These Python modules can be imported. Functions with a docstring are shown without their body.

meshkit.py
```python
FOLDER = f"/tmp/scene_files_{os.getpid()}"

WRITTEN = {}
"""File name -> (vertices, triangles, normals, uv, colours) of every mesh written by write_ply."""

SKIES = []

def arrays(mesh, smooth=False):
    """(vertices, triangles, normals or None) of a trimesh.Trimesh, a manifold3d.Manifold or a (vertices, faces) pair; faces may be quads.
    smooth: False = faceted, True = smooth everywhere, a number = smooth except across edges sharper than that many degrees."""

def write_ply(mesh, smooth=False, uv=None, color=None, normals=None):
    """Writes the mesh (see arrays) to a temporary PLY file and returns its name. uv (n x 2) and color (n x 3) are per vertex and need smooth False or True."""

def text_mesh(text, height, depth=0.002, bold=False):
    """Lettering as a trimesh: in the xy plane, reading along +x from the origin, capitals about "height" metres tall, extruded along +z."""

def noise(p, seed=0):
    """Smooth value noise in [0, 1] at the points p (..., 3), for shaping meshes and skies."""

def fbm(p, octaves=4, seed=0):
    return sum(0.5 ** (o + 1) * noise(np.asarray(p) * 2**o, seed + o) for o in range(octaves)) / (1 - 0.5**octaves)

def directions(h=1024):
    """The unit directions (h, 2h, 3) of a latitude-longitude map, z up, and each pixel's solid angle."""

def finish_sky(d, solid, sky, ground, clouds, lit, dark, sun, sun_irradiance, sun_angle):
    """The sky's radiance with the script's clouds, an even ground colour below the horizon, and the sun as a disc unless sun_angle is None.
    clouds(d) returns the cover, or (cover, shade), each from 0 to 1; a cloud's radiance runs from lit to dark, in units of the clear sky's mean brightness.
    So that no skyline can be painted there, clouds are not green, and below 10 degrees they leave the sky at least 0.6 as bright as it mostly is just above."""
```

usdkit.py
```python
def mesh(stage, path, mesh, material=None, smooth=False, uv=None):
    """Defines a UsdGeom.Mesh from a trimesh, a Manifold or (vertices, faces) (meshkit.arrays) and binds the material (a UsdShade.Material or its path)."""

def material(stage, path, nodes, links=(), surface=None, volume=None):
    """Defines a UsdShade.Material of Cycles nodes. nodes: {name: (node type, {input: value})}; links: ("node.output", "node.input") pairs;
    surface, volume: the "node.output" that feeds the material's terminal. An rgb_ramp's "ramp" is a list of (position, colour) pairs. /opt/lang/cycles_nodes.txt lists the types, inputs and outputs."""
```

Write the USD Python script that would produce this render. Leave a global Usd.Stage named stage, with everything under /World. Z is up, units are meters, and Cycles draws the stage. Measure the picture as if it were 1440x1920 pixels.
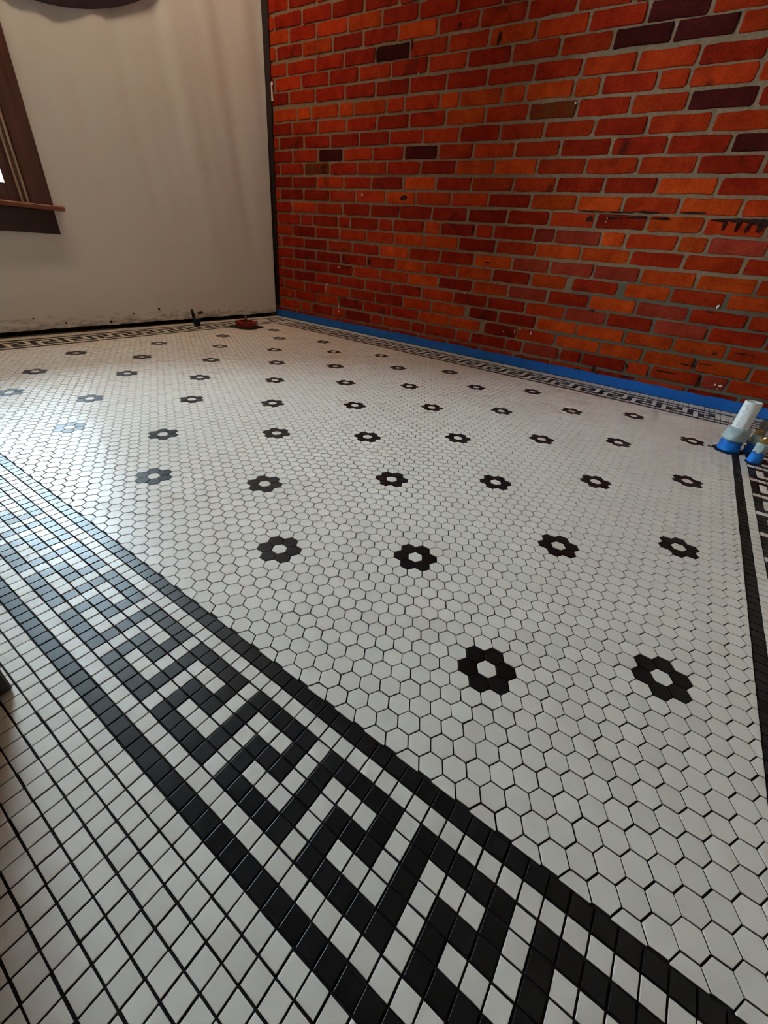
import math, random
import numpy as np, trimesh, usdkit, meshkit
import manifold3d as m3
from shapely.geometry import Polygon, box as sbox
from pxr import Usd, UsdGeom, UsdLux, UsdShade, Gf, Sdf

# --- levels tuned against the photograph
EXPOSURE = 3.75
SKY_COL = (0.63, 0.845, 0.985)
HALL_I, HALL_COL, HALL_POS = 0.03, (1.0, 0.66, 0.36), (0, -70)
FILL_I, FILL_COL, FILL_POS, FILL_W, FILL_H, FILL_TURN = 1.6, (1.0, 0.78, 0.55), (-96, 45, 122), 8, 90, 52.0
TILE_ROUGH = 0.33
PLASTER_COL = (0.77, 0.735, 0.67)
CEIL_COL = (0.20, 0.15, 0.11)
WAVE = 0.20

stage = Usd.Stage.CreateInMemory()
UsdGeom.SetStageUpAxis(stage, 'Z'); UsdGeom.SetStageMetersPerUnit(stage, 1.0)
UsdGeom.Xform.Define(stage, '/World'); UsdGeom.Scope.Define(stage, '/World/Looks')
U = 0.0204                     # one border tile pitch in metres; all layout below is in tile units, scaled by U
rng = random.Random(7); nrs = np.random.RandomState(7)

# ------------------------------------------------------------------ camera
F_PX = 766.247
M = np.array([[0.81543741, 0.57358944, 0.07782664], [0.36527696, -0.40560444, -0.83788888], [-0.44903739, 0.71167422, -0.54026404]])
C = np.array([7.98772006, -11.34329879, 24.21025576])
cam = UsdGeom.Camera.Define(stage, '/World/camera')
cam.CreateHorizontalApertureAttr(36.0); cam.CreateVerticalApertureAttr(48.0)
cam.CreateFocalLengthAttr(36.0 * F_PX / 1440); cam.CreateClippingRangeAttr(Gf.Vec2f(0.01, 100))
r, u, b = M[0], -M[1], -M[2]; p = C * U
cam.AddTransformOp().Set(Gf.Matrix4d(*r, 0, *u, 0, *b, 0, *p, 1))
cam.CreateExposureAttr(EXPOSURE)

# ------------------------------------------------------------------ daylight outside, the hall lamp and an added wall fill
dome = UsdLux.DomeLight.Define(stage, '/World/overcast_sky')
dome.CreateIntensityAttr(1.0); dome.CreateColorAttr(Gf.Vec3f(*SKY_COL))
hall = UsdLux.RectLight.Define(stage, '/World/hall_lamp')          # ceiling panel of the hall behind the doorway
hall.CreateWidthAttr(0.6); hall.CreateHeightAttr(0.6); hall.CreateIntensityAttr(HALL_I); hall.CreateColorAttr(Gf.Vec3f(*HALL_COL))
hall.AddTranslateOp().Set(Gf.Vec3d(HALL_POS[0] * U, HALL_POS[1] * U, 126 * U))
side = UsdLux.RectLight.Define(stage, '/World/ceiling_wall_washer')    # added unseen fill light, turned to brighten the white wall
side.CreateWidthAttr(FILL_W * U); side.CreateHeightAttr(FILL_H * U); side.CreateIntensityAttr(FILL_I); side.CreateColorAttr(Gf.Vec3f(*FILL_COL))
side.AddTranslateOp().Set(Gf.Vec3d(FILL_POS[0] * U, FILL_POS[1] * U, FILL_POS[2] * U)); side.AddRotateYOp().Set(FILL_TURN)


def px(P):
    q = (np.atleast_2d(P) - C) @ M.T
    return np.c_[720 + F_PX * q[:, 0] / q[:, 2], 960 + F_PX * q[:, 1] / q[:, 2]], q[:, 2]


# ------------------------------------------------------------------ helpers
used = {}


def path_of(name, parent='/World'):
    k = (parent, name); n = used.get(k, 0); used[k] = n + 1
    return f'{parent}/{name}' if n == 0 else f'{parent}/{name}_{n:03d}'


def tag(prim, label=None, cat=None, group=None, kind=None):
    for k, v in (('label', label), ('category', cat), ('group', group), ('kind', kind)):
        if v: prim.SetCustomDataByKey(k, v)
    return prim


def group_x(name, label, cat=None, group=None, kind=None, loc=None):
    x = UsdGeom.Xform.Define(stage, path_of(name))
    if loc is not None: x.AddTranslateOp().Set(Gf.Vec3d(*[float(c) * U for c in loc]))
    return tag(x.GetPrim(), label, cat, group, kind)


def add(name, mesh, mat, parent='/World', smooth=False, label=None, cat=None, group=None, kind=None):
    if not isinstance(parent, str): parent = str(parent.GetPath())
    v, f, n = meshkit.arrays(mesh, smooth)
    pth = path_of(name, parent)
    m = usdkit.mesh(stage, pth, (v * U, f), mat, smooth=False) if n is None else usdkit.mesh(stage, pth, trimesh.Trimesh(v * U, f, process=False), mat, smooth=True)
    if n is not None:
        from pxr import Vt
        m.GetNormalsAttr().Set(Vt.Vec3fArray.FromNumpy(n.astype(np.float32)))
    return tag(m.GetPrim(), label, cat, group, kind)


def tm(v, f): return trimesh.Trimesh(np.asarray(v, float), np.asarray(f), process=False)


def cat_(L): return trimesh.util.concatenate(L)


def bx(x0, x1, y0, y1, z0, z1, bev=0.0):
    """a box with chamfered edges"""
    if bev <= 0:
        m = trimesh.creation.box((x1 - x0, y1 - y0, z1 - z0)); m.apply_translation(((x0 + x1) / 2, (y0 + y1) / 2, (z0 + z1) / 2)); return m
    P = []
    for ax in range(3):
        lo = np.array([x0, y0, z0], float); hi = np.array([x1, y1, z1], float)
        o = [i for i in range(3) if i != ax]
        lo[o] += bev; hi[o] -= bev
        P += [[(lo if i & 1 else hi)[0], (lo if i & 2 else hi)[1], (lo if i & 4 else hi)[2]] for i in range(8)]
    return trimesh.convex.convex_hull(np.array(P))


def lathe(prof, n=32, cx=0, cy=0):
    m = trimesh.creation.revolve(np.array(prof, float), sections=n); m.apply_translation((cx, cy, 0)); return m


def tube(pts, rad, n=12):
    """a round bar through points"""
    L = []
    pts = [np.array(p_, float) for p_ in pts]
    if np.ndim(rad) == 0: rad = [rad] * len(pts)
    for i in range(len(pts) - 1):
        s = [trimesh.creation.icosphere(2, rad[k]) for k in (i, i + 1)]
        s[0].apply_translation(pts[i]); s[1].apply_translation(pts[i + 1])
        L.append(trimesh.convex.convex_hull(np.vstack([s[0].vertices, s[1].vertices])))
    return cat_(L)


def prism_tile(poly, z, inset, drop, bottom):
    """a flat tile: counter-clockwise outline -> eased top edge, sides; returns a mesh"""
    poly = np.asarray(poly, float); n = len(poly)
    c = poly.mean(0)
    nx = np.roll(poly, -1, 0) - poly; nx /= np.maximum(np.linalg.norm(nx, axis=1, keepdims=True), 1e-9)
    nrm = np.c_[-nx[:, 1], nx[:, 0]]; pn = np.roll(nrm, 1, 0)
    bis = nrm + pn; bis /= np.maximum((bis * nrm).sum(1, keepdims=True), .3)
    top = poly + bis * inset
    v = np.vstack([np.c_[top, np.full(n, z)], np.c_[poly, np.full(n, z - drop)], np.c_[poly, np.full(n, bottom)]])
    f = [[0, i, i + 1] for i in range(1, n - 1)]
    for k in (0, n):
        for i in range(n):
            j = (i + 1) % n
            f += [[k + i, k + n + i, k + n + j], [k + i, k + n + j, k + j]]
    return v, np.array(f)


def mat(name, nodes, links, surface='p.BSDF'):
    return usdkit.material(stage, '/World/Looks/' + name, nodes, links, surface=surface)


# ------------------------------------------------------------------ materials
def tile_mat(name, base, tint, rough, spec=0.5):
    return mat(name, {
        'g': ('geometry', {}),
        'isl': ('white_noise_texture', {'dimensions': '1D'}),
        'oi': ('object_info', {}), 'sum': ('math', {'math_type': 'add'}),
        'n': ('noise_texture', {'scale': 9.0, 'detail': 4.0}), 'fine': ('noise_texture', {'scale': 900.0, 'detail': 2.0}),
        'mr': ('map_range', {'from_min': 0.58, 'from_max': 0.78, 'to_min': 0.0, 'to_max': 0.30, 'clamp': True}),
        'mx': ('mix', {'mix_type': 'mix', 'color1': base, 'color2': tint}),
        'dirt': ('mix', {'mix_type': 'multiply', 'color2': (0.72, 0.66, 0.58)}),
        'rr': ('map_range', {'from_min': 0.3, 'from_max': 0.7, 'to_min': rough - 0.05, 'to_max': rough + 0.08}),
        'bp': ('bump', {'strength': 0.05, 'distance': 0.0003}),
        # unglazed body under a thin, half-matt sheen
        'df': ('diffuse_bsdf', {}), 'gl': ('glossy_bsdf', {'color': (1, 1, 1)}), 'fr': ('fresnel', {'IOR': 1.5}),
        'fs': ('math', {'math_type': 'multiply', 'value2': spec}), 'p': ('mix_closure', {})},
        [('g.random_per_island', 'sum.value1'), ('oi.random', 'sum.value2'), ('sum.value', 'isl.w'), ('isl.value', 'mx.fac'), ('g.position', 'n.vector'), ('g.position', 'fine.vector'),
         ('n.fac', 'mr.value'), ('mr.result', 'dirt.fac'), ('mx.color', 'dirt.color1'), ('dirt.color', 'df.color'), ('n.fac', 'rr.value'), ('rr.result', 'gl.roughness'),
         ('fine.fac', 'bp.height'), ('bp.normal', 'gl.normal'), ('fr.fac', 'fs.value1'), ('fs.value', 'p.fac'), ('df.BSDF', 'p.closure1'), ('gl.BSDF', 'p.closure2')], 'p.closure')


WHITE_TILE = tile_mat('white_porcelain', (0.81, 0.725, 0.63), (0.74, 0.66, 0.575), TILE_ROUGH)
BLACK_TILE = tile_mat('black_porcelain', (0.006, 0.0055, 0.006), (0.010, 0.0095, 0.010), TILE_ROUGH, 0.6)


def rough_mat(name, c1, c2, scale=30.0, rough=0.85, bump=0.3, bdist=0.002, stretch=(1, 1, 1), lo=0.35, hi=0.65, spec=0.3, metallic=0.0):
    return mat(name, {
        'g': ('geometry', {}), 'mp': ('mapping', {'scale': stretch}),
        'n': ('noise_texture', {'scale': scale, 'detail': 6.0, 'roughness': 0.6}),
        'mr': ('map_range', {'from_min': lo, 'from_max': hi, 'clamp': True}),
        'mx': ('mix', {'color1': c1, 'color2': c2}), 'bp': ('bump', {'strength': bump, 'distance': bdist}),
        'p': ('principled_bsdf', {'roughness': rough, 'specular_ior_level': spec, 'metallic': metallic})},
        [('g.position', 'mp.vector'), ('mp.vector', 'n.vector'), ('n.fac', 'mr.value'), ('mr.result', 'mx.fac'), ('mx.color', 'p.base_color'), ('n.fac', 'bp.height'), ('bp.normal', 'p.normal')])


GROUT = rough_mat('dark_grout', (0.005, 0.0045, 0.0055), (0.010, 0.009, 0.010), 200, 0.9, 0.2, 0.0006)
MORTAR = mat('mortar', {
    'g': ('geometry', {}), 'n': ('noise_texture', {'scale': 90.0, 'detail': 6.0, 'roughness': 0.7}), 'n2': ('noise_texture', {'scale': 5.0, 'detail': 3.0}),
    'mr': ('map_range', {'from_min': 0.3, 'from_max': 0.7, 'clamp': True}), 'mx': ('mix', {'color1': (0.19, 0.122, 0.068), 'color2': (0.29, 0.20, 0.13)}),
    # newer, greyer pointing at the lower right of the wall: a patch with a shape of its own
    'sx': ('separate_xyz', {}), 'ax': ('map_range', {'from_min': -32 * U, 'from_max': -6 * U, 'to_min': 0, 'to_max': 1, 'clamp': True}),
    'az': ('map_range', {'from_min': 30 * U, 'from_max': 16 * U, 'to_min': 0, 'to_max': 1, 'clamp': True}),
    'm1': ('math', {'math_type': 'multiply'}), 'm2': ('math', {'math_type': 'add'}), 'off': ('math', {'math_type': 'subtract', 'value2': 0.5}),
    'st': ('map_range', {'from_min': 0.38, 'from_max': 0.52, 'clamp': True}), 'new': ('mix', {'color2': (0.13, 0.11, 0.075)}),
    'bp': ('bump', {'strength': 0.6, 'distance': 0.002}), 'p': ('principled_bsdf', {'roughness': 0.95, 'specular_ior_level': 0.05})},
    [('g.position', 'n.vector'), ('g.position', 'n2.vector'), ('n.fac', 'mr.value'), ('mr.result', 'mx.fac'), ('g.position', 'sx.vector'), ('sx.x', 'ax.value'), ('sx.z', 'az.value'),
     ('ax.result', 'm1.value1'), ('az.result', 'm1.value2'), ('n2.fac', 'off.value1'), ('m1.value', 'm2.value1'), ('off.value', 'm2.value2'), ('m2.value', 'st.value'),
     ('st.result', 'new.fac'), ('mx.color', 'new.color1'), ('new.color', 'p.base_color'), ('n.fac', 'bp.height'), ('bp.normal', 'p.normal')])


def brick_mat(name, c1, c2, blot=(0.03, 0.008, 0.006), bl_lo=0.62):
    return mat('brick_' + name, {
        'g': ('geometry', {}), 'n': ('noise_texture', {'scale': 14.0, 'detail': 5.0, 'roughness': 0.6}), 'f': ('noise_texture', {'scale': 160.0, 'detail': 4.0, 'roughness': 0.7}),
        'b': ('noise_texture', {'scale': 7.0, 'detail': 4.0, 'distortion': 0.6}),
        'mr': ('map_range', {'from_min': 0.33, 'from_max': 0.66, 'clamp': True}), 'mx': ('mix', {'color1': c1, 'color2': c2}),
        'br': ('map_range', {'from_min': bl_lo, 'from_max': bl_lo + 0.1, 'to_max': 0.75, 'clamp': True}), 'bm': ('mix', {'color2': blot}),
        'isl': ('white_noise_texture', {'dimensions': '1D'}), 'oi': ('object_info', {}), 'sm': ('math', {'math_type': 'add'}),
        'vr': ('map_range', {'to_min': 0.75, 'to_max': 1.2}), 'hs': ('hsv', {}), 'fr': ('map_range', {'from_min': 0.3, 'from_max': 0.7, 'to_min': 0.72, 'to_max': 1.2}), 'fm': ('math', {'math_type': 'multiply'}),
        'bp': ('bump', {'strength': 0.5, 'distance': 0.0015}), 'p': ('principled_bsdf', {'roughness': 0.85, 'specular_ior_level': 0.07})},
        [('g.position', 'n.vector'), ('g.position', 'f.vector'), ('g.position', 'b.vector'), ('n.fac', 'mr.value'), ('mr.result', 'mx.fac'), ('b.fac', 'br.value'), ('br.result', 'bm.fac'),
         ('mx.color', 'bm.color1'), ('bm.color', 'hs.color'), ('g.random_per_island', 'sm.value1'), ('oi.random', 'sm.value2'), ('sm.value', 'isl.w'), ('isl.value', 'vr.value'), ('vr.result', 'fm.value1'), ('f.fac', 'fr.value'), ('fr.result', 'fm.value2'), ('fm.value', 'hs.value'),
         ('hs.color', 'p.base_color'), ('f.fac', 'bp.height'), ('bp.normal', 'p.normal')])


BRICK = {
    'dark': brick_mat('dark', (0.2139, 0.0096, 0.00275), (0.3174, 0.0204, 0.0044)),
    'mid': brick_mat('mid', (0.3036, 0.0192, 0.00385), (0.4278, 0.036, 0.0066)),
    'orange': brick_mat('orange', (0.3588, 0.0288, 0.0044), (0.5244, 0.06, 0.0077), (0.14, 0.02, 0.01), 0.66),
    'purple': brick_mat('purple', (0.2346, 0.0216, 0.011), (0.3174, 0.036, 0.0176)),
    'black': brick_mat('black', (0.035, 0.005, 0.004), (0.07, 0.008, 0.006)),
    'olive': brick_mat('olive', (0.207, 0.0168, 0.0055), (0.138, 0.048, 0.011)),
}
PLASTER = mat('painted_plaster', {
    'g': ('geometry', {}), 'n': ('noise_texture', {'scale': 60.0, 'detail': 5.0}), 'sx': ('separate_xyz', {}),
    'n2': ('noise_texture', {'scale': 16.0, 'detail': 6.0, 'roughness': 0.65}), 'mp': ('mapping', {'scale': (1, 1, 3)}),
    # damp, scuffed band where the missing skirting was
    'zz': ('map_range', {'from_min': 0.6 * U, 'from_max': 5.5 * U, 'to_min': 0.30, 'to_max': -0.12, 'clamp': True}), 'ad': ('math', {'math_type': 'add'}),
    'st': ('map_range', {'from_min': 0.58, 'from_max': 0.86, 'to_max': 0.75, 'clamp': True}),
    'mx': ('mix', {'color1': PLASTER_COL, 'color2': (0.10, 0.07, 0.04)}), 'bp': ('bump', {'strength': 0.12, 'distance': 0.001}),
    'p': ('principled_bsdf', {'roughness': 0.55, 'specular_ior_level': 0.35})},
    [('g.position', 'n.vector'), ('g.position', 'mp.vector'), ('mp.vector', 'n2.vector'), ('g.position', 'sx.vector'), ('sx.z', 'zz.value'), ('zz.result', 'ad.value1'), ('n2.fac', 'ad.value2'),
     ('ad.value', 'st.value'), ('st.result', 'mx.fac'), ('mx.color', 'p.base_color'), ('n.fac', 'bp.height'), ('bp.normal', 'p.normal')])
CEIL = rough_mat('ceiling_paint', CEIL_COL, CEIL_COL, 20, 0.9, 0.05)
SIDEW = rough_mat('side_wall_paint', (0.38, 0.28, 0.20), (0.42, 0.31, 0.22), 20, 0.9, 0.05)
HALLW = rough_mat('hall_paint', (0.13, 0.095, 0.065), (0.15, 0.11, 0.075), 20, 0.9, 0.05)


def wood(name, c1, c2, stretch, rough=0.32, scale=60):
    return rough_mat(name, c1, c2, scale, rough, 0.12, 0.0008, stretch, 0.3, 0.7, 0.5)


WOOD_V = wood('mahogany_upright', (0.065, 0.022, 0.017), (0.14, 0.052, 0.038), (1, 1, 0.05))
WOOD_H = wood('mahogany_level', (0.060, 0.015, 0.010), (0.13, 0.038, 0.022), (1, 0.05, 1))
WOOD_PALE = wood('worn_highlit_bead_wood', (0.36, 0.19, 0.12), (0.5, 0.29, 0.18), (1, 1, 0.05))  # lighter tone paints the gloss highlights along the worn bead edges
WOOD_STOOL = wood('stool_wood', (0.17, 0.045, 0.02), (0.27, 0.08, 0.035), (1, 0.05, 1), 0.4)
WOOD_BLACK = wood('blackened_wood', (0.010, 0.004, 0.004), (0.022, 0.008, 0.007), (1, 1, 0.05), 0.5)
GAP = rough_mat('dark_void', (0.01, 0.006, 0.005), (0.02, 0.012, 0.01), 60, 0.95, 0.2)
GLASS = mat('window_glass', {'t': ('transparent_bsdf', {}), 'gl': ('glossy_bsdf', {'roughness': 0.01}), 'f': ('fresnel', {'IOR': 1.45}), 'm': ('mix_closure', {})},
            [('f.fac', 'm.fac'), ('t.BSDF', 'm.closure1'), ('gl.BSDF', 'm.closure2')], surface='m.closure')
TAPE = rough_mat('blue_tape', (0.004, 0.105, 0.42), (0.006, 0.14, 0.52), 25, 0.5, 0.35, 0.003, (1, 1, 2), 0.3, 0.7, 0.4)
TAPE_WET = rough_mat('blue_tape_gloss', (0.004, 0.16, 0.62), (0.006, 0.20, 0.72), 40, 0.25, 0.5, 0.004, (1, 1, 1), 0.3, 0.7, 0.5)
WRAP = rough_mat('grey_wrap', (0.33, 0.42, 0.42), (0.46, 0.54, 0.53), 60, 0.4, 0.6, 0.004, (1, 1, 1), 0.3, 0.7, 0.5)
PVC = rough_mat('white_pvc', (0.76, 0.76, 0.73), (0.80, 0.80, 0.77), 30, 0.35, 0.05, 0.0005, (1, 1, 1), 0.3, 0.7, 0.5)
PRINT = rough_mat('grey_print', (0.36, 0.36, 0.38), (0.6, 0.6, 0.6), 400, 0.5, 0.0)
BRASS = rough_mat('brass', (0.70, 0.48, 0.20), (0.55, 0.36, 0.15), 100, 0.28, 0.1, 0.0005, (1, 1, 1), 0.3, 0.7, 0.5, 1.0)
STEEL = rough_mat('dull_steel', (0.30, 0.27, 0.24), (0.20, 0.17, 0.15), 100, 0.35, 0.1, 0.0005, (1, 1, 1), 0.3, 0.7, 0.5, 1.0)
COPPER = rough_mat('copper', (0.60, 0.30, 0.18), (0.4, 0.18, 0.1), 100, 0.35, 0.1, 0.0005, (1, 1, 1), 0.3, 0.7, 0.5, 1.0)
RED = rough_mat('red_plastic', (0.20, 0.009, 0.007), (0.28, 0.015, 0.011), 60, 0.4, 0.1)
BLACK = rough_mat('black_rubber', (0.010, 0.009, 0.009), (0.02, 0.018, 0.018), 100, 0.6, 0.3)
CHALK = rough_mat('white_paint_spots', (0.72, 0.62, 0.56), (0.8, 0.72, 0.66), 100, 0.8, 0.3)
SOOT_SHADOW = rough_mat('soot_shadow_black', (0.014, 0.004, 0.003), (0.05, 0.010, 0.006), 60, 0.95, 0.5)
OVAL_DARK = rough_mat('dark_oval_finish', (0.020, 0.010, 0.016), (0.03, 0.016, 0.022), 30, 0.6, 0.1)

# ------------------------------------------------------------------ floor: grout bed and every tile on it
Q = 0.978                                   # row pitch across the border
X0, X1, Y0, Y1 = -108.6, 21.15, 0.0, 93.0    # inner edge of the key border
OX0, OX1, OY0, OY1 = -122.3, 35.0, -24.0, 104.75
floor = group_x('floor', 'white hexagon mosaic floor with black flowers and a black and white Greek key border', 'floor', kind='structure')
add('grout_bed', bx(-127, 40, -130, 108, -3, -0.075), GROUT, floor)
GAP_T = 0.082; GAP_S = 0.098
tiles = {'white_hexagon_tile': [], 'black_hexagon_tile': [], 'white_square_tile': [], 'black_square_tile': []}


def put(kind, poly):
    poly = np.asarray(poly, float); c = poly.mean(0)
    a = rng.gauss(0, 0.006); ca, sa = math.cos(a), math.sin(a)
    poly = c + (poly - c) @ np.array([[ca, sa], [-sa, ca]]) + [rng.gauss(0, .008), rng.gauss(0, .008)]
    z = rng.gauss(0, 0.006)
    v, f = prism_tile(poly, 0.0, 0.02, 0.009, -0.11)
    tx, ty = rng.gauss(0, .002), rng.gauss(0, .002)
    v[:, 2] += z + (v[:, 0] - c[0]) * tx + (v[:, 1] - c[1]) * ty
    tiles[kind].append((c, v, f))


# hexagons
PH = 1.3349; CW = PH * math.sqrt(3) / 2; A0, B0 = 5.009, 8.7819
FLOWER_ROWS = [0, 5.5, 14, 20.5, 28, 35.5, 42, 50.5, 56.0]
black = set()
for r_, J in enumerate(FLOWER_ROWS):
    for n_ in range(-8, 3):
        i0 = 18 * n_ + (9 if r_ % 2 else 0)
        for di, dj in ((0, 1), (0, -1), (1, .5), (1, -.5), (-1, .5), (-1, -.5)):
            black.add((i0 + di, J + dj))
    
R_ = (PH - GAP_T) / math.sqrt(3)
hexa = np.array([[R_ * math.cos(k * math.pi / 3), R_ * math.sin(k * math.pi / 3)] for k in range(6)])
field = sbox(X0 + GAP_T / 2, Y0 + GAP_T / 2, X1 - GAP_T / 2, Y1 - GAP_T / 2)
centres = {(18 * n_ + (9 if r_ % 2 else 0), J) for r_, J in enumerate(FLOWER_ROWS) for n_ in range(-8, 3)}
for i in range(-100, 16):
    cx = A0 + i * CW
    if cx < X0 - 1 or cx > X1 + 1: continue
    off = 0.0 if i % 2 == 0 else 0.5
    for j in range(-8, 66):
        J = j + off; cy = B0 + J * PH
        if cy < Y0 - 1 or cy > Y1 + 1: continue
        hp = hexa + [cx, cy]
        if not (X0 + .8 < cx < X1 - .8 and Y0 + .8 < cy < Y1 - .8):
            g = Polygon(hp).intersection(field)
            if g.is_empty or g.area < 0.12: continue
            hp = np.array(g.exterior.coords)[:-1]
            if Polygon(hp).exterior.is_ccw is False: hp = hp[::-1]
            d = np.linalg.norm(hp - np.roll(hp, 1, 0), axis=1); hp = hp[d > 0.03]
            if len(hp) < 3: continue
        # black flowers only where the whole flower fits in the field
        isb = (i, J) in black
        if isb:
            isb = any(abs(i - ci) <= 1 and abs(J - cj) <= 1.01 and X0 + 2 < A0 + ci * CW < X1 - 2 for ci, cj in centres)
        put('black_hexagon_tile' if isb else 'white_hexagon_tile', hp)

KEY = ['BBBBBW', 'BWWWBW', 'BWBBBW', 'BWBWWW', 'BWBBBB']


def colour(v, s, s0, s1, ph, ps, flip):
    """key border colour: row v outward from the field, s along the side"""
    if v in (0, 8): return 'B'
    if v in (1, 7): return 'W'
    if v > 8: return 'W'
    rr = v - 2 if not flip else 6 - v
    if s0 <= s <= s1:
        k = int(math.floor((s - ph) / ps + 1e-6)); un, c = divmod(k, 6)
        a = ph + un * 6 * ps
        if a < s0 - 0.6 * ps or a + 5 * ps > s1: return 'B' if rr == 4 and s > (s0 + s1) / 2 else 'W'
        return KEY[rr][c]
    j = int(((s0 - s) if s < s0 else (s - s1)) / Q)
    if j < 2: return 'B' if (rr == 4 and s > s1) else 'W'
    if j > 6: return 'B' if j == 8 else 'W'
    return 'B' if (v in (2, 6) or j in (2, 6) or (v == 4 and j == 4)) else 'W'


def border_row(v, e0, e1, s0, s1, ph, ps, flip, xf, q0=None, q1=None):
    """one row of square tiles between e0 and e1; xf maps (along, outward) to (x, y)"""
    t0, t1 = v * Q, (v + 1) * Q
    cuts = [e0, e1]
    k = math.ceil((e0 - ph) / ps)
    while ph + k * ps < e1: cuts.append(ph + k * ps); k += 1
    # corner squares follow the row pitch
    if v <= 8: cuts = [c for c in cuts if s0 - .01 <= c <= s1 + .01] + [e0, e1, s0, s1] + [s0 - Q * m_ for m_ in range(1, 10) if s0 - Q * m_ > e0] + [s1 + Q * m_ for m_ in range(1, 10) if s1 + Q * m_ < e1]
    cuts = sorted(set(round(c, 4) for c in cuts))
    for a, b_ in zip(cuts[:-1], cuts[1:]):
        if b_ - a < 0.16: continue
        if v < 9: col = colour(v, (a + b_) / 2, s0, s1, ph, ps, flip)
        else: col = 'W'
        g = GAP_S / 2
        P = np.array([xf(a + g, t0 + g), xf(b_ - g, t0 + g), xf(b_ - g, t1 - g), xf(a + g, t1 - g)])
        if np.cross(P[1] - P[0], P[2] - P[1]) < 0: P = P[::-1]
        put('black_square_tile' if col == 'B' else 'white_square_tile', P)


near = lambda s, t: (s, Y0 - t)
far = lambda s, t: (s, Y1 + t)
right = lambda s, t: (X1 + t, s)
left = lambda s, t: (X0 - t, s)
for v in range(9):
    border_row(v, X0 - (v + 1) * Q, X1 + (v + 1) * Q, X0, X1, 0.0, 1.0, False, near)
    border_row(v, X0 - (v + 1) * Q, X1 + (v + 1) * Q, X0, X1, 1.80, 1.003, True, far)
    border_row(v, Y0 - v * Q, Y1 + v * Q, Y0, Y1, 64.96 - 60.6, 1.01, False, right)
    border_row(v, Y0 - v * Q, Y1 + v * Q, Y0, Y1, 24.3 - 24, 1.0, True, left)
v = 9
while Y0 - v * Q > OY0:
    border_row(v, OX0, OX1, X0, X1, 0.0, 1.0, False, near); v += 1
for v in range(9, 12): border_row(v, OX0, OX1, X0, X1, 1.80, 1.003, True, far)
for v in range(9, 14):
    border_row(v, Y0 - 9 * Q, Y1 + 9 * Q, Y0, Y1, 64.96 - 60.6, 1.01, False, right)
    border_row(v, Y0 - 9 * Q, Y1 + 9 * Q, Y0, Y1, 24.3 - 24, 1.0, True, left)

for kind, L in tiles.items():
    m_ = WHITE_TILE if kind.startswith('white') else BLACK_TILE
    cs = np.array([np.r_[t[0], 0] for t in L]); uv, dep = px(cs)
    vis = (dep > 1) & (uv[:, 0] > -15) & (uv[:, 0] < 1455) & (uv[:, 1] > -15) & (uv[:, 1] < 1935)
    size = np.where(vis, 1 / np.maximum(dep, 1) ** 3, 0)         # projected area of a floor tile falls with depth cubed
    order = np.argsort(-size, kind='stable'); big = [k for k in order[:300] if size[k] > 0]
    for k in big: add(kind, (L[k][1], L[k][2]), m_, floor)
    bs = set(big); V, F, o = [], [], 0
    for k, t in enumerate(L):
        if k in bs: continue
        V.append(t[1]); F.append(t[2] + o); o += len(t[1])
    if V: add('far_' + kind + 's', (np.vstack(V), np.vstack(F)), m_, floor, kind='stuff')

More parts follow.
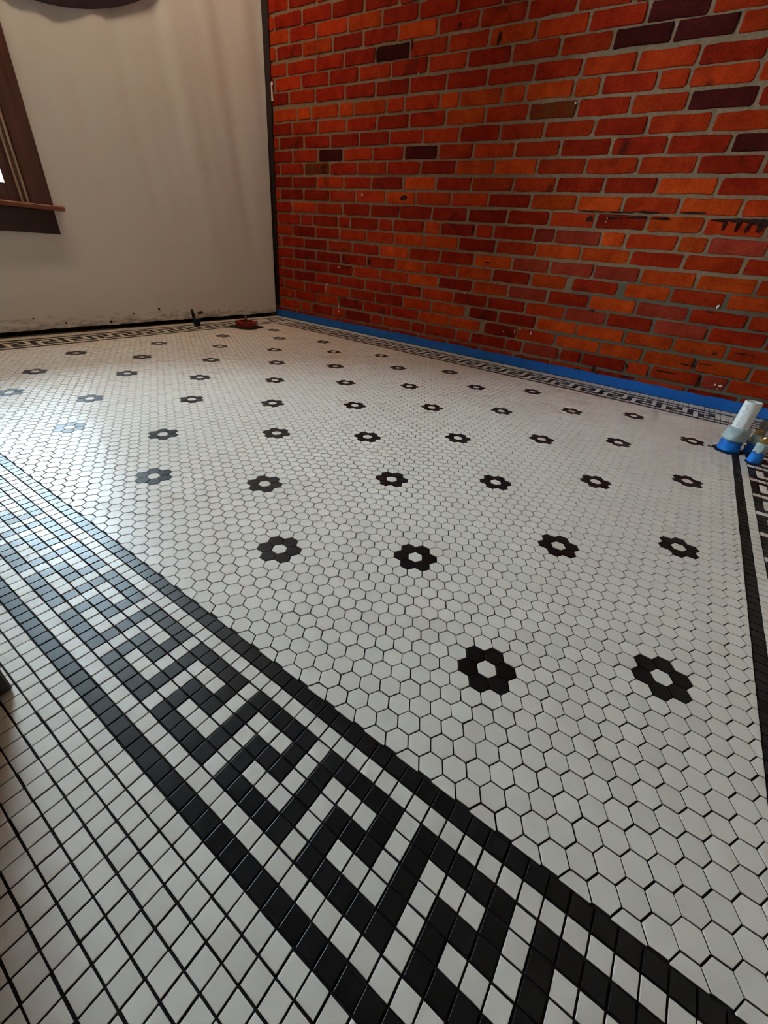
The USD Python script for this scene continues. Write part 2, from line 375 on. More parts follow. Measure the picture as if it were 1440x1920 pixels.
# ------------------------------------------------------------------ brick wall
YB = 105.2
wall_right = group_x('wall_right', 'old red brick wall in running bond with pale lime mortar', 'wall', kind='structure')
gx = np.arange(-126, 40.01, 0.6); gz = np.arange(0, 127.01, 0.6)
GX, GZ = np.meshgrid(gx, gz, indexing='ij')
Pn = np.c_[GX.ravel(), np.zeros(GX.size), GZ.ravel()]
dn = meshkit.fbm(Pn * 0.55) * 0.35 if hasattr(meshkit, 'fbm') else np.zeros(GX.size)
V = np.c_[GX.ravel(), YB + 0.16 + 0.10 * dn, GZ.ravel()]
ni, nj = GX.shape; I_ = np.arange(ni * nj).reshape(ni, nj)
Fq = np.c_[I_[:-1, :-1].ravel(), I_[1:, :-1].ravel(), I_[1:, 1:].ravel(), I_[:-1, 1:].ravel()]
add('mortar_bed', (V, Fq), MORTAR, wall_right, smooth=True)
add('masonry_core', bx(-126, 40, YB + 0.6, YB + 8, -1, 127), MORTAR, wall_right)

COURSES={
1:(2.92,-54.8,0.0,[-60.0,-49.6]),
2:(4.96,-47.6,0.002,[-108.5,-103.5,-93.5,-88.2,-77.6,-72.7,-62.2,-57.2,-46.9,-42.2,-31.8,-27.0,-17.1,-11.7,-1.5,13.9,18.8]),
3:(8.13,-43.6,-0.0019,[-111.2,-100.9,-90.7,-80.7,-69.9,-59.9,-49.5,-39.3,-29.3,-19.2,-8.5,1.1,11.6,21.6]),
4:(11.21,-50.5,0.0011,[-116.5,-106.7,-96.8,-86.5,-76.2,-65.9,-56.0,-44.6,-35.4,-25.0,-14.9,-4.1,6.0,16.0]),
5:(14.3,-44.7,0.0003,[-111.7,-101.3,-90.9,-80.4,-70.3,-59.8,-49.3,-39.2,-28.7,-18.7,-9.0,0.8,11.3,21.4]),
6:(17.43,-49.7,-0.0009,[-116.6,-106.2,-95.8,-85.4,-75.1,-64.9,-54.8,-44.1,-34.1,-23.9,-14.1,-3.9,6.5,16.9]),
7:(20.54,-49.6,0.001,[-111.3,-101.0,-90.5,-80.2,-69.6,-59.7,-49.3,-39.3,-29.1,-19.6,-8.1,1.7,11.8]),
8:(23.57,-50.4,-0.0018,[-116.9,-106.3,-95.9,-85.9,-75.7,-65.4,-55.2,-45.0,-34.6,-25.1,-15.0,-5.3,5.3,15.5]),
9:(26.78,-50.0,-0.0019,[-111.4,-101.2,-91.1,-80.8,-70.8,-60.7,-50.2,-39.7,-29.4,-18.9,-8.6,1.6,11.8]),
10:(29.81,-51.3,-0.0021,[-118.1,-107.7,-102.3,-91.8,-87.0,-76.5,-71.5,-61.1,-56.2,-46.0,-41.1,-30.8,-25.8,-15.6,-10.5,-0.6,4.7,14.6]),
11:(32.98,-54.0,-0.0027,[-111.1,-100.5,-90.2,-79.8,-69.6,-59.3,-48.8,-38.3,-28.0,-17.9,-7.5,2.6]),
12:(36.09,-54.2,-0.0037,[-116.4,-105.9,-95.3,-85.3,-74.7,-64.8,-54.1,-43.9,-33.3,-22.7,-13.3,-2.7,7.5]),
13:(39.2,-54.1,-0.0033,[-110.7,-100.4,-89.9,-79.8,-69.3,-59.2,-49.0,-38.3,-28.4,-18.2,-8.1,2.3]),
14:(42.37,-54.1,-0.0031,[-115.9,-105.6,-95.3,-85.0,-74.8,-64.2,-54.0,-43.9,-33.5,-23.0,-12.8,-2.5,7.7]),
15:(45.41,-53.4,-0.0031,[-110.3,-99.8,-90.3,-79.9,-69.7,-59.5,-49.9,-39.6,-29.3,-18.9,-8.7,1.6]),
16:(48.5,-59.3,-0.0035,[-115.8,-105.3,-95.1,-84.7,-74.6,-64.4,-54.2,-43.9,-33.7,-23.4,-13.3,-2.7]),
17:(51.59,-53.5,-0.0032,[-110.1,-99.9,-89.3,-79.0,-68.9,-58.5,-48.2,-38.0,-27.8,-17.6,-7.7,2.8]),
18:(54.68,-54.0,-0.0031,[-107.7,-102.3,-91.9,-86.8,-76.2,-70.7,-60.6,-55.4,-44.9,-39.5,-29.4,-24.1,-14.0,-8.8,1.5]),
19:(57.83,-54.4,-0.0098,[-111.0,-100.7,-90.0,-79.8,-69.6,-59.3,-49.1,-38.5,-28.7,-18.7,-8.4,1.6]),
20:(61.09,-59.9,-0.0066,[-116.5,-105.9,-95.6,-85.5,-75.4,-64.8,-54.7,-44.2,-34.1,-24.1,-13.9,-4.1]),
21:(63.98,-60.0,-0.0072,[-111.4,-100.6,-90.5,-80.4,-70.2,-60.0,-50.0,-39.7,-29.4,-19.2,-9.2]),
22:(67.2,-73.9,-0.0114,[-115.4,-105.3,-94.6,-84.5,-74.0,-63.2,-52.9,-42.4,-32.5]),
23:(70.25,-84.4,-0.0148,[-110.2,-100.1,-89.5,-79.0,-68.6,-58.7]),
24:(73.32,-100.0,-0.0129,[-115.7,-105.1,-94.8,-84.5]),
25:(76.2,-110.0,0.0,[-110.0]),
}
TONES={
 'black':[(-77.0,64.1),(-94.8,45.4),(-64.4,45.4),(4.2,45.2),(-2.3,51.7),(-8.9,60.8),(-14.1,63.4),(-16.9,60.9)],
 'olive':[(-100.5,42.5),(-32.9,51.4)],
 'orange':[(-84.3,70.4),(-99.7,67.4),(-115.0,70.3),(-113.0,55.0),(-105.0,54.8),(-97.3,54.7),(-89.2,54.6),(-81.5,54.6),(-68.3,67.3),(-50.0,54.8),(-57.7,54.9),(-42.9,54.7),(-53.2,51.4),(-47.9,42.2),(-41.1,42.1),(-63.8,39.3),(-68.9,36.2),(-42.6,64.2),(-34.2,54.6),(-26.6,54.6),(-41.4,54.5),(-28.1,36.2),(-17.9,36.4),(-2.6,39.2),(0.8,36.5),(-58.7,29.9),(-55.3,27.0),(-65.6,26.5),(-38.8,23.5),(-68.8,23.6),(-64.3,20.7),(-44.5,20.5),(-59.8,17.1),(-39.2,17.4),(-24.0,20.4),(-5.5,20.5),(-8.5,17.6),(-24.4,26.4),(-13.6,26.9),(-13.1,29.9),(-44.4,7.8),(-50.4,10.9),(-55.2,8.1),(-8.7,17.1),(-9.1,11.0),(-1.5,11.1),(-14.0,8.3),(-3.7,8.0),(-19.8,11.1),(2.4,11.4),(11.4,11.3),(6.0,8.3),(16.5,7.6),(15.7,20.1),(0.5,23.6),(-1.6,20.6),(10.7,23.4),(-2.2,32.7),(2.1,29.9)],
 'purple':[(-21.9,4.3),(-13.7,14.1),(-20.6,29.8),(-21.1,23.7),(-10.0,23.6),(-30.0,23.5),(-28.3,29.7),(6.6,13.7),(2.5,16.9),(7.3,30.4),(15.2,4.7),(-25.7,16.4)],
}
WIDE= [(-44.6, 11.2), (-19.6, 20.3), (-8.1, 20.5), (-39.2, 7.9), (3.3, 16.3)]
lists = {}
for c, (zm, xm, sl, js) in COURSES.items():
    if c == 1: continue
    js = list(js)
    hd = c % 8 == 2
    if hd:                       # header course: the gaps alternate long, short
        while js[0] > -120: js.insert(0, js[0] - (5.2 if js[1] - js[0] > 7.5 else 10.3))
        out = [js[0]]
        for x_ in js[1:]:
            if x_ - out[-1] > 13: out.append(out[-1] + (10.3 if len(out) > 1 and out[-1] - out[-2] < 7.5 else 5.2))
            out.append(x_)
        js = out
        while js[-1] < 40: js.append(js[-1] + (5.2 if js[-1] - js[-2] > 7.5 else 10.3))
    else:
        while js[0] > -120: js.insert(0, js[0] - 10.3)
        while js[-1] < 40: js.append(js[-1] + 10.3)
    lists[c] = (zm, xm, sl, js)
lists[1] = (1.85, -50, 0, [x_ + 0.4 for x_ in lists[3][3]])
lists[0] = (-1.2, -50, 0, lists[4][3])
for c in range(25, 42):          # above the frame the bond simply goes on
    src = lists[c - 8] if c > 25 else lists[17]
    lists[c] = (76.3 + (c - 25) * 3.11, -60, -0.008, src[3])
def tone_of(cx, cz, rnd):
    for t, L in TONES.items():
        for (x_, z_) in L:
            if abs(x_ - cx) < 4.9 and abs(z_ - cz) < 1.3: return t
    return 'mid' if rnd < 0.42 else 'dark'
bricks = []
for c in sorted(lists):
    zm, xm, sl, js = lists[c]
    for a, b_ in zip(js[:-1], js[1:]):
        j0, j1 = 0.30 + rng.uniform(-.06, .1), 0.30 + rng.uniform(-.06, .1)
        for (x_, z_) in WIDE:
            if abs(z_ - zm) < 1.4:
                if abs(a - x_) < 1.6: j0 = 0.85
                if abs(b_ - x_) < 1.6: j1 = 0.85
        x0, x1 = a + j0, b_ - j1
        x0 = max(x0, -125.5)
        if x1 - x0 < 0.8: continue
        cx = (x0 + x1) / 2; zc = zm + (cx - xm) * sl
        zt, zb = 1.555 - 0.24 - rng.uniform(0, .10), -1.555 + 0.24 + rng.uniform(0, .10)
        if zc + zt < 0.2: continue
        # outline, counter-clockwise seen from the room, corners worn round, edges a little wavy
        W_, n_ = x1 - x0, 4
        rc = rng.uniform(.12, .42)
        P = []
        for k in range(n_ + 1): P.append([x0 + rc + (W_ - 2 * rc) * k / n_, zc + zb + rng.gauss(0, .045)])
        P.append([x1 + rng.gauss(0, .04), zc + zb + rng.uniform(.12, .45)]); P.append([x1 + rng.gauss(0, .04), zc + zt - rng.uniform(.12, .45)])
        for k in range(n_ + 1): P.append([x1 - rc - (W_ - 2 * rc) * k / n_, zc + zt + rng.gauss(0, .045)])
        P.append([x0 + rng.gauss(0, .04), zc + zt - rng.uniform(.12, .45)]); P.append([x0 + rng.gauss(0, .04), zc + zb + rng.uniform(.12, .45)])
        P = np.array(P); P[:, 0] += (P[:, 1] - zc) * rng.gauss(0, .02)
        ctr = P.mean(0); d = P - ctr; L_ = np.linalg.norm(d, axis=1, keepdims=True)
        top = P - d / L_ * np.minimum(0.16, L_ * .2)
        pr = rng.uniform(-.05, .10); n = len(P)
        yt = YB - pr + nrs.normal(0, .02, n)
        v = np.vstack([np.c_[top[:, 0], yt, top[:, 1]], np.c_[P[:, 0], np.full(n, YB - pr + .12), P[:, 1]], np.c_[P[:, 0], np.full(n, YB + .45), P[:, 1]], [[ctr[0], YB - pr - rng.uniform(0, .05), ctr[1]]]])
        f = [[3 * n, k, (k + 1) % n] for k in range(n)]
        for q_ in (0, n):
            for k in range(n):
                j = (k + 1) % n; f += [[q_ + k, q_ + n + k, q_ + n + j], [q_ + k, q_ + n + j, q_ + j]]
        bricks.append((np.array([cx, YB, zc]), W_, v, np.array(f), tone_of(cx, zc, rng.random())))
uv, dep = px(np.array([t[0] for t in bricks]))
size = np.array([t[1] for t in bricks]) / dep ** 2 * ((uv[:, 0] > 430) & (uv[:, 0] < 1530) & (uv[:, 1] > -40) & (uv[:, 1] < 800) & (dep > 1))
order = np.argsort(-size, kind='stable'); big = set(int(k) for k in order[:300] if size[k] > 0)
for k in range(len(bricks)):
    if k in big: add('brick', (bricks[k][2], bricks[k][3]), BRICK[bricks[k][4]], wall_right)
for t_ in BRICK:
    V, F, o = [], [], 0
    for k, bb in enumerate(bricks):
        if k in big or bb[4] != t_: continue
        V.append(bb[2]); F.append(bb[3] + o); o += len(bb[2])
    if V: add('outer_bricks', (np.vstack(V), np.vstack(F)), BRICK[t_], wall_right, kind='stuff')


def blob(cx, cz, w, h, seed, depth=0.06, n=22, ragged=.25, y=None):
    """a small irregular patch with thickness on the brick face"""
    rs = np.random.RandomState(seed); a = np.linspace(0, 2 * np.pi, n, endpoint=False)
    p_ = rs.uniform(0, 6.28, 4)
    rr = 1 + ragged * (.5 * np.sin(2 * a + p_[0]) + .4 * np.sin(3 * a + p_[1]) + .35 * np.sin(5 * a + p_[2]) + .3 * np.sin(8 * a + p_[3])) + rs.uniform(-.08, .08, n) * ragged
    P = np.c_[cx + w / 2 * np.cos(a) * rr, cz + h / 2 * np.sin(a) * rr]
    y = YB - 0.16 if y is None else y
    v = np.vstack([np.c_[P[:, 0], np.full(n, y + .2), P[:, 1]], np.c_[cx + (P[:, 0] - cx) * .85, np.full(n, y - depth), cz + (P[:, 1] - cz) * .85], [[cx, y - depth * 1.2, cz]]])
    f = []
    for k in range(n):
        j = (k + 1) % n; f += [[k, j, n + j], [k, n + j, n + k], [n + k, n + j, 2 * n]]
    return tm(v, f)


# spalls and soot, with a painted shadow line under the bricks, on the two courses at the right, and between the lowest bricks
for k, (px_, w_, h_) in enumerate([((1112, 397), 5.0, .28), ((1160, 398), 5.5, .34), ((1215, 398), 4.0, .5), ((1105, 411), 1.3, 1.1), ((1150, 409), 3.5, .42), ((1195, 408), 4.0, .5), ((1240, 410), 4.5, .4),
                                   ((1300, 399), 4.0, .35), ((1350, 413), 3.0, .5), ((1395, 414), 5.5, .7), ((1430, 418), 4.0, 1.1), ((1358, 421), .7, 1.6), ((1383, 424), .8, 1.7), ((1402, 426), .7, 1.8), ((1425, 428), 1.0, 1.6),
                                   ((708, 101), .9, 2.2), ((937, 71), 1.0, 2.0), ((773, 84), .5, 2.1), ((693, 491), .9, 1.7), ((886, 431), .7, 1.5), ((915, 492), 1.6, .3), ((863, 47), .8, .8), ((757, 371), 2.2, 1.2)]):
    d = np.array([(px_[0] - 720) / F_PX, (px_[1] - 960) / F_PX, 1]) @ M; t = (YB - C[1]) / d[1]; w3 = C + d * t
    add('soot_patch', blob(w3[0], w3[2], w_, h_, 40 + k, .02, 26, .3), SOOT_SHADOW, wall_right)
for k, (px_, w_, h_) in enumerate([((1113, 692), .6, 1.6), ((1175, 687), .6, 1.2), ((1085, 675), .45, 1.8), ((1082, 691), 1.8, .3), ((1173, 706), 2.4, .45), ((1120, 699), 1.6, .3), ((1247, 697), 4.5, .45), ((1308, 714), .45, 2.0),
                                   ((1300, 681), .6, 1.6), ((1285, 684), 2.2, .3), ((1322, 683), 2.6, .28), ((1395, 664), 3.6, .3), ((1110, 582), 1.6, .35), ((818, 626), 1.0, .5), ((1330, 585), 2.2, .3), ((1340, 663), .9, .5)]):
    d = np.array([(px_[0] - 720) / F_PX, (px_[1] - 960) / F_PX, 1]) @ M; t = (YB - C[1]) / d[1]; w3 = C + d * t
    add('dark_crack', blob(w3[0], w3[2], w_, h_, 80 + k, .02, 18, .4), SOOT_SHADOW, wall_right)
for k, (x_, z_, w_, h_) in enumerate([(-82.8, 36.6, .62, .55), (16.7, 4.85, .42, .42), (17.75, 4.8, .62, .55), (17.5, 4.1, .5, .12), (-15.55, 33.4, .2, .35), (-15.7, 32.8, .25, .2), (-91.0, 18.1, .9, .22), (-90.7, 5.3, .42, .5),
                                      (-90.8, 6.9, .16, 2.0), (-96.2, 12.7, .9, .22), (-96.6, 11.6, .2, 1.6), (-67.2, 59.8, .3, .3), (-28.3, 52.3, .45, .45), (-29.9, 8.6, .25, 1.3), (-25.6, 8.7, .3, .9), (-33.0, 8.0, .2, .2),
                                      (-46.2, 15.6, .22, .22), (10.8, 19.5, .5, .8), (-28.6, 9.2, .5, .18), (-66.4, 40.6, .2, .25)]):
    add('paint_fleck', blob(x_, z_, w_, h_, 120 + k, .05, 12, .25), CHALK, wall_right)
for (px_, w_, h_, s_) in (((758, 372), .35, 3.2, 1), ((760, 340), .28, 2.0, 2), ((635, 560), .16, 2.6, 3), ((596, 93), .14, 4.8, 4), ((731, 157), .12, 1.5, 5)):
    d = np.array([(px_[0] - 720) / F_PX, (px_[1] - 960) / F_PX, 1]) @ M; t = (YB - C[1]) / d[1]; w3 = C + d * t
    add('lime_streak', blob(w3[0], w3[2], w_, h_, 150 + s_, .02, 14, .4), MORTAR, wall_right)
# plaster smear left on the bricks beside the corner strip
sm = Polygon([(-118.1, 62.0), (-117.2, 62.3), (-117.0, 61.7), (-117.5, 61.3), (-117.3, 60.1), (-117.25, 58.2), (-118.0, 58.1), (-117.9, 59.6), (-118.2, 60.6)])
e = trimesh.creation.extrude_polygon(sm, .25); e.vertices = e.vertices[:, [0, 2, 1]] * [1, -1, 1] + [0, YB - .1, 0]; e.invert()
add('plaster_smear', e, CHALK, wall_right)
add('plaster_smear', blob(-118.1, 63.4, .5, .6, 170, .12, 12), CHALK, wall_right)

# ------------------------------------------------------------------ painted wall with the window
XW = -120.0
HY0, HY1, HZ0, HZ1 = 1.6, 35.0, 25.8, 103.0      # rough opening


def wave(y, z):
    s = y + 0.10 * z
    a = np.sin(s * 0.62 + 0.7 * np.sin(z * 0.045)) * 0.5 + np.sin(s * 0.29 + 1.3 + 0.5 * np.sin(z * 0.03)) * 0.8 + np.sin(s * 1.05 + 2.1 + z * .02) * 0.22
    return WAVE * a * np.clip((z - 5) / 30, 0.25, 1.2)


wall_back = group_x('wall_back', 'warm off-white plastered wall with a damp scuffed lower edge', 'wall', kind='structure')
ys = np.unique(np.r_[np.linspace(-11, HY0, 12), np.linspace(HY0, HY1, 24), np.linspace(HY1, 104, 90)])
zs = np.unique(np.r_[np.linspace(1, HZ0, 26), np.linspace(HZ0, HZ1, 50), np.linspace(HZ1, 127, 14)])
YY, ZZ = np.meshgrid(ys, zs, indexing='ij')
XX = XW + wave(YY, ZZ)
Ye = YY + np.clip((YY - 90) / 14, 0, 1) * (-0.25 + 1.3 * ZZ / 79)
rag = (meshkit.fbm(np.c_[YY.ravel() * .35, np.zeros(YY.size), np.zeros(YY.size)]).reshape(YY.shape) if hasattr(meshkit, 'fbm') else 0 * YY)
Ze = ZZ + np.where(ZZ <= 1.001, rag * .5, 0)
ni, nj = YY.shape; I_ = np.arange(ni * nj).reshape(ni, nj)
keep = ~((YY[:-1, :-1] >= HY0 - 1e-6) & (YY[1:, 1:] <= HY1 + 1e-6) & (ZZ[:-1, :-1] >= HZ0 - 1e-6) & (ZZ[1:, 1:] <= HZ1 + 1e-6))
Fq = np.stack([I_[:-1, :-1][keep], I_[1:, :-1][keep], I_[1:, 1:][keep], I_[:-1, 1:][keep]], 1)
Vf = np.c_[XX.ravel(), Ye.ravel(), Ze.ravel()]; Vb = Vf.copy(); Vb[:, 0] = XW - 0.9
edges = {}
for q_ in Fq:
    for k in range(4):
        a, b_ = q_[k], q_[(k + 1) % 4]
        if (b_, a) in edges: del edges[(b_, a)]
        else: edges[(a, b_)] = 1
N_ = len(Vf)
side = np.array([[b_, a, a + N_, b_ + N_] for a, b_ in edges])
add('plaster_sheet', (np.vstack([Vf, Vb]), np.vstack([Fq, Fq[:, ::-1] + N_, side])), PLASTER, wall_back)
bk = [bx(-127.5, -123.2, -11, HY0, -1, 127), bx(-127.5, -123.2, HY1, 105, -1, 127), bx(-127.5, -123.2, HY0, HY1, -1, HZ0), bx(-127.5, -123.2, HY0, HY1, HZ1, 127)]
add('dark_backing', cat_(bk), GAP, wall_back)  # near-black colour puts the shade of the gap into the backing
for k, (y_, z_, s_) in enumerate([(59.5, 4.4, .28), (70.5, 2.3, .3), (35.0, 2.4, .25), (45.6, 2.0, .3), (52, 3.6, .2), (79.5, 3.1, .25), (28.5, 3.8, .2)]):
    m_ = trimesh.creation.icosphere(2, s_); m_.apply_scale((.25, 1, 1)); m_.apply_translation((XW + wave(np.array(y_), np.array(z_)) + .02, y_, z_))
    add('nail_hole', m_, GAP, wall_back)
# dark strip standing in the corner gap between plaster and brick
bt = np.array([[-120.9, -118.9], [-120.9, -117.35]])
vv = np.array([[x_, y_, z_] for z_, (xa, xb) in ((4.0, (-121.2, -119.1)), (127, (-121.2, -116.2))) for x_ in (xa, xb) for y_ in (104.75, 105.6)])
m_ = trimesh.convex.convex_hull(vv)
add('trim_1', m_, WOOD_BLACK, label='near-black upright strip in the corner gap between white wall and brick', cat='trim', kind='structure')

win = group_x('window_1', 'dark mahogany window with casing, sill and apron on the white wall', 'window', kind='structure')
add('casing', bx(-120, -118.9, 35.15, 39.35, 26.5, 107, .12), WOOD_V, win)
add('casing', bx(-120, -118.9, -2.7, 1.5, 26.5, 107, .12), WOOD_V, win)
add('head_casing', bx(-120, -118.7, -3.2, 39.9, 103, 107.6, .12), WOOD_H, win)
add('apron', bx(-120, -119.0, -2.7, 39.2, 21.1, 25.55, .1), wood('apron_wood', (0.022, 0.006, 0.005), (0.045, 0.012, 0.009), (1, .05, 1)), win)
add('sill', bx(-123, -117.5, -4.5, 41.0, 25.58, 26.5, .16), WOOD_STOOL, win)
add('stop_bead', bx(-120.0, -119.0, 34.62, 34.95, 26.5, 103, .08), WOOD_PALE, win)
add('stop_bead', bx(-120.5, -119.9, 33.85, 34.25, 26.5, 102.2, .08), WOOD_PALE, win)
jb = [bx(-127.4, -119.6, 34.3, 35.1, 26.5, 103), bx(-127.4, -119.6, 1.5, 2.3, 26.5, 103), bx(-127.4, -119.62, 2.3, 34.3, 102.2, 103), bx(-127.4, -122.9, 2.3, 34.3, 25.7, 26.48)]
add('jamb', cat_(jb), WOOD_V, win)
for (za, zb, xs_) in ((26.5, 65.0, -120.5), (63.0, 102.2, -122.3)):
    sash = add('sash', cat_([bx(xs_ - .9, xs_, 32.0, 34.28, za, zb, .06), bx(xs_ - .9, xs_, 2.32, 4.35, za, zb, .06), bx(xs_ - .86, xs_ - .03, 4.3, 32.05, za, za + 3.1, .06), bx(xs_ - .86, xs_ - .03, 4.3, 32.05, zb - 2.0, zb, .06)]), WOOD_V, win)
    add('pane', bx(xs_ - .52, xs_ - .38, 4.2, 32.15, za + 2.9, zb - 1.8), GLASS, sash)

# ------------------------------------------------------------------ the other walls, doorway and hall (outside the frame)
wl = group_x('wall_left', 'plain painted partition wall beside the doorway', 'wall', kind='structure')
add('partition', bx(-128, -22.0, -16.5, -10.98, 0, 127), HALLW, wl)
add('partition', bx(26.0, 40, -16.5, -10.98, 0, 127), HALLW, wl)
add('partition', bx(-22.0, 26, -16.5, -10.98, 104, 127), HALLW, wl)
add('trim_2', bx(-22.2, -17.55, -17.0, -10.95, 0.02, 104, .12), WOOD_BLACK, label='near-black stained door casing standing on the tiles at the left edge', cat='trim', kind='structure')
wf = group_x('wall_front', 'plain painted wall at the right, outside the view', 'wall', kind='structure')
add('wall_slab', bx(35.2, 40, -16.5, 105, 0, 127), SIDEW, wf)
add('ceiling', bx(-127.5, 40, -130, 113, 127, 130), CEIL, label='painted ceiling above the room and the hall', cat='ceiling', kind='structure')
wh = group_x('wall_hall', 'plain painted hall walls behind the doorway, outside the view', 'wall', kind='structure')
add('wall_slab', bx(-90, 40, -135, -130, 0, 127), HALLW, wh)
add('wall_slab', bx(-95, -90, -130, -16.5, 0, 127), HALLW, wh)
add('wall_slab', bx(40, 45, -130, 113, 0, 127), HALLW, wh)

# ------------------------------------------------------------------ blue tape along the foot of the brick wall
n = 220; xs_ = np.linspace(-120.6, 36, n); rows = []
for k, z_ in enumerate((0.06, .5, 1.1, 1.8, 2.38)):
    wob = np.array([.05 * math.sin(x_ * .9 + k) + .04 * math.sin(x_ * 2.3 + 2 * k) + .03 * math.sin(x_ * .31 + k * k) for x_ in xs_])
    zz = np.full(n, z_) + (np.array([.06 * math.sin(x_ * .37) + .05 * math.sin(x_ * 1.1) for x_ in xs_]) if k == 4 else 0)
    rows.append(np.c_[xs_, 104.86 + wob * (0.4 if k in (0,) else 1) , zz])
V = np.vstack(rows); V2 = V.copy(); V2[:, 1] += .05
F = []
for k in range(4):
    for i in range(n - 1):
        a = k * n + i; F += [[a, a + 1, a + n + 1, a + n]]
F = np.array(F); N_ = len(V)
ed = [[i, i + 1] for i in range(n - 1)]
sd = [[a + 1, a, a + N_, b_ + N_] for a, b_ in ed] + [[4 * n + a, 4 * n + b_, 4 * n + b_ + N_, 4 * n + a + N_] for a, b_ in ed]
add('masking_tape', (np.vstack([V, V2]), np.vstack([F, F[:, ::-1] + N_, np.array(sd)])), TAPE, smooth=40, label='long strip of blue masking tape along the foot of the brick wall', cat='tape')

# ------------------------------------------------------------------ plumbing
def wrapped(r0, r1, z0, z1, seed, amp=.06, n=40, m=9):
    """a taped or bagged sleeve: lumpy, closed at the top and bottom edges"""
    rs = np.random.RandomState(seed); ph_ = rs.uniform(0, 6.28, 6)
    V, F = [], []
    for i in range(m):
        t = i / (m - 1)
        for k in range(n):
            a = 2 * math.pi * k / n
            rr = r0 + (r1 - r0) * t + amp * (math.sin(3 * a + ph_[0] + 2 * t) * .5 + math.sin(5 * a + ph_[1] - 5 * t) * .4 + math.sin(9 * a + ph_[2] + 9 * t) * .25)
            V.append([rr * math.cos(a), rr * math.sin(a), z0 + (z1 - z0) * t + (amp * .7 * math.sin(2 * a + ph_[3]) if i == m - 1 else 0)])
    for i in range(m - 1):
        for k in range(n):
            a = i * n + k; b_ = i * n + (k + 1) % n; F += [[a, b_, b_ + n], [a, b_ + n, a + n]]
    V += [[0, 0, z1], [0, 0, z0]]; o = (m - 1) * n
    for k in range(n): F += [[o + k, o + (k + 1) % n, n * m], [(k + 1) % n, k, n * m + 1]]
    return tm(V, F)


pipe = group_x('drain_pipe', 'white plastic waste pipe wrapped in blue tape and grey film at its foot', 'pipe', loc=(20.5, 76.0, 0))
add('pipe_wall', lathe([(1.0, .02), (1.19, .02), (1.19, 8.25), (1.16, 8.32), (1.03, 8.32), (1.0, 8.25), (1.0, .02)], 48), PVC, pipe, smooth=30)
add('blue_tape_band', wrapped(1.62, 1.5, .05, 2.2, 3, .07), TAPE_WET, pipe, smooth=True)
add('grey_film', wrapped(1.72, 1.62, 2.0, 4.05, 5, .13), WRAP, pipe, smooth=True)
dsh = []
for k in range(16):
    if k in (4, 9): continue
    z_ = 4.5 + k * .22; a0 = math.radians(238 + 5 * math.sin(k * 1.7))
    for q_ in range(3):
        a_ = a0 + math.radians(4.2 * q_ - 4); w_ = .05 + .03 * ((k * 7 + q_ * 3) % 3)
        mm = bx(-.035, .035, -w_, w_, -.05, .05); mm.apply_translation((1.19, 0, 0)); mm.apply_transform(trimesh.transformations.rotation_matrix(a_, (0, 0, 1))); mm.apply_translation((0, 0, z_)); dsh.append(mm)
add('worn_print', cat_(dsh), PRINT, pipe)
hole = lathe([(0.0, .012), (2.15, .012), (2.3, -.02)], 40)
for i_ in range(len(hole.vertices)):
    a_ = math.atan2(hole.vertices[i_, 1], hole.vertices[i_, 0]); hole.vertices[i_, :2] *= 1 + .08 * math.sin(3 * a_ + 1) + .06 * math.sin(7 * a_)
add('cut_hole', hole, BLACK, pipe)
add('torn_tape', blob(0, 0, .01, .01, 1), BLACK, pipe) if False else None
add('torn_edge', tm(*(lambda a: (a.vertices, a.faces))(bx(-2.9, -1.7, -.55, -.15, .0, .08, .02))), BLACK, pipe)

for nm, (x_, y_), lab, sd_ in (('supply_pipe', (23.9, 72.7), 'short water supply stub with blue tape foot, nearer of the two beside the white pipe', 11),
                               ('supply_pipe', (23.6, 77.4), 'short water supply stub in dark blue tape, half hidden behind the nearer stub', 12)):
    s = group_x(nm, lab, 'pipe', 'water supply stubs beside the white waste pipe', loc=(x_, y_, 0))
    add('copper_tube', lathe([(0, .02), (.45, .02), (.45, 5.2), (0, 5.2)], 24), COPPER, s, smooth=30)
    add('blue_tape_band', wrapped(.98, .84, .03, 1.9, sd_, .05, 28), TAPE_WET, s, smooth=True)
    add('grey_film', wrapped(.86, .80, 1.7, 3.3, sd_ + 3, .07, 28), WRAP, s, smooth=True)
    nut = trimesh.creation.cylinder(.78, .6, sections=6); nut.apply_translation((0, 0, 3.65))
    add('brass_nut', cat_([nut, lathe([(0, 3.3), (.66, 3.3), (.66, 3.45), (.6, 4.1), (.52, 4.4), (0, 4.4)], 24)]), BRASS, s)
    vb = cat_([lathe([(0, 4.3), (.62, 4.3), (.7, 4.6), (.7, 5.3), (.5, 5.6), (0, 5.6)], 24), tube([(0, 0, 5.0), (1.6, -.3, 5.1)], .36)])
    add('valve_body', vb, STEEL, s)
    hd = lathe([(0, -.12), (.8, -.12), (.85, 0), (.8, .12), (0, .12)], 20); hd.apply_scale((1, .55, 1)); hd.apply_transform(trimesh.transformations.rotation_matrix(math.pi / 2, (0, 1, 0))); hd.apply_translation((1.9, -.35, 5.1))
    add('valve_handle', hd, STEEL, s)
    add('cut_hole', lathe([(0, .011), (1.15, .011), (1.22, -.02)], 24), BLACK, s)

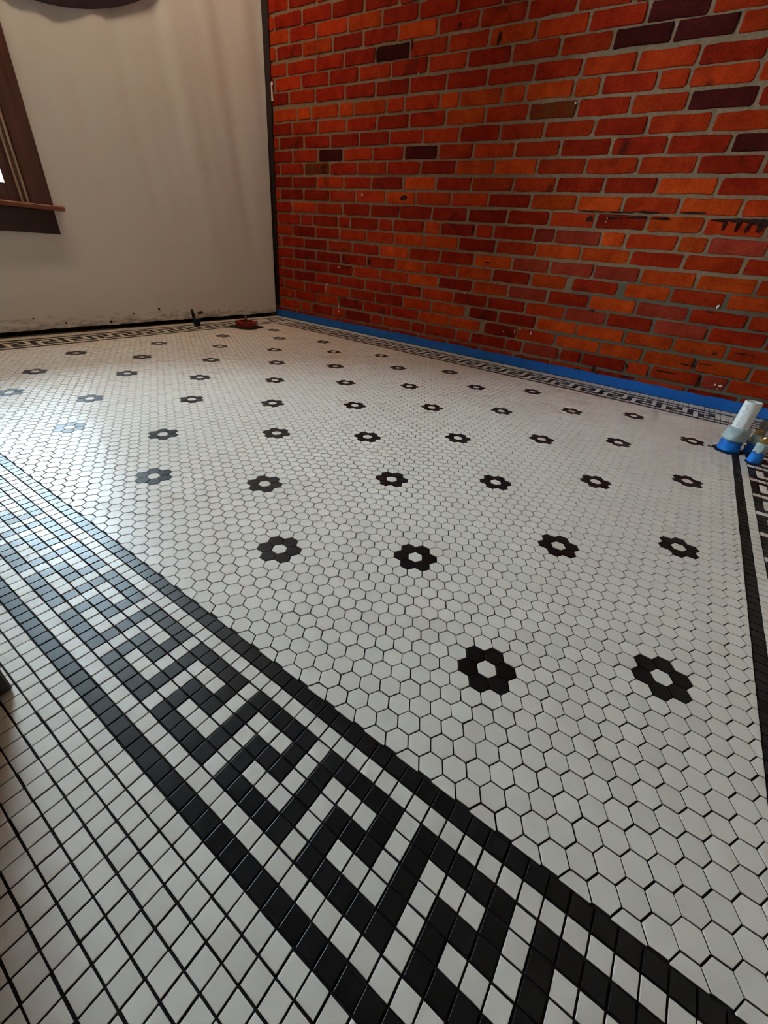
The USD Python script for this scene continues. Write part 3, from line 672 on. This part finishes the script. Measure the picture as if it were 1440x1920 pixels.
s = group_x('supply_stub', 'dark taped pipe stub with two thin ends standing by the white wall', 'pipe', loc=(-116.0, 68.3, 0))
add('taped_foot', wrapped(1.0, .85, .03, 1.9, 21, .08, 28), rough_mat('navy_tape', (0.004, 0.012, 0.03), (0.006, 0.018, 0.04), 40, .5, .4, .003), s, smooth=True)
add('black_tube', tube([(-.35, -.55, 1.6), (-.38, -.75, 4.2)], .36), BLACK, s)
add('pale_tube', tube([(.2, .45, 1.6), (.2, .55, 2.6), (.25, .95, 3.7)], .24), rough_mat('pale_hose', (.40, .31, .22), (.5, .4, .3), 60, .5), s)
add('brown_cap', tube([(.25, 1.0, 3.4), (.3, 1.9, 3.55)], .42), rough_mat('brown_cap', (.07, .025, .015), (.1, .04, .02), 60, .5), s)

fl = group_x('closet_flange', 'round red toilet flange on a black base standing on the floor near the far corner', 'drain', loc=(-106.3, 79.0, 0))
add('black_base', lathe([(0, .02), (3.7, .02), (3.9, .18), (3.75, .5), (3.2, .62), (0, .62)], 48), BLACK, fl, smooth=40)
add('red_ring', lathe([(2.1, .62), (3.05, .62), (3.1, .75), (3.05, 1.75), (2.9, 1.85), (2.2, 1.85), (2.1, 1.7), (2.1, .62)], 48), RED, fl, smooth=40)
add('red_cap', lathe([(0, .9), (2.1, .9), (2.1, 1.25), (.6, 1.4), (0, 1.4)], 40), RED, fl, smooth=40)
add('stub', tube([(0, 0, 1.2), (0, 0, 3.0)], .42), STEEL, fl)
for sgn in (-1, 1):
    add('flange_bolt', cat_([tube([(sgn * 1.6, sgn * 2.6, .6), (sgn * 1.6, sgn * 2.6, 1.9)], .18), lathe([(0, 1.2), (.45, 1.2), (.45, 1.5), (0, 1.5)], 6, sgn * 1.6, sgn * 2.6)]), STEEL, fl)
    add('anchor_tab', bx(sgn * 2.2 - .7, sgn * 2.2 + .7, sgn * 3.6 - .8, sgn * 3.6 + .8, .02, .4, .1), BLACK, fl)

# ------------------------------------------------------------------ dark oval dish on the white wall, made up for an unidentified shape, only its lower rim in view
sc = group_x('wall_dish', 'dark oval dish aslant on the white wall for an unidentified shape, only its curved lower rim in view', 'placeholder', loc=(XW, 60.2, 62.55))
tilt = trimesh.transformations.rotation_matrix(math.radians(20), (1, 0, 0))


def oval(prof):
    """a dish turned about the wall's normal, then stretched to an oval whose lowest point is the origin"""
    m_ = trimesh.creation.revolve(np.array(prof), sections=72)
    m_.vertices = m_.vertices[:, [2, 0, 1]] * [1, 23, 8.2] + [0, 0, 8.2]
    m_.apply_transform(tilt); trimesh.repair.fix_normals(m_); return m_


add('dish_face', oval([(0, .45), (.55, .46), (.8, .52), (.93, .62), (1.0, .62), (1.0, .5), (.9, .42), (.75, .36), (0, .33)]), OVAL_DARK, sc, smooth=40)
add('dish_foot', oval([(0, .02), (.45, .02), (.42, .42), (0, .42)]), OVAL_DARK, sc)
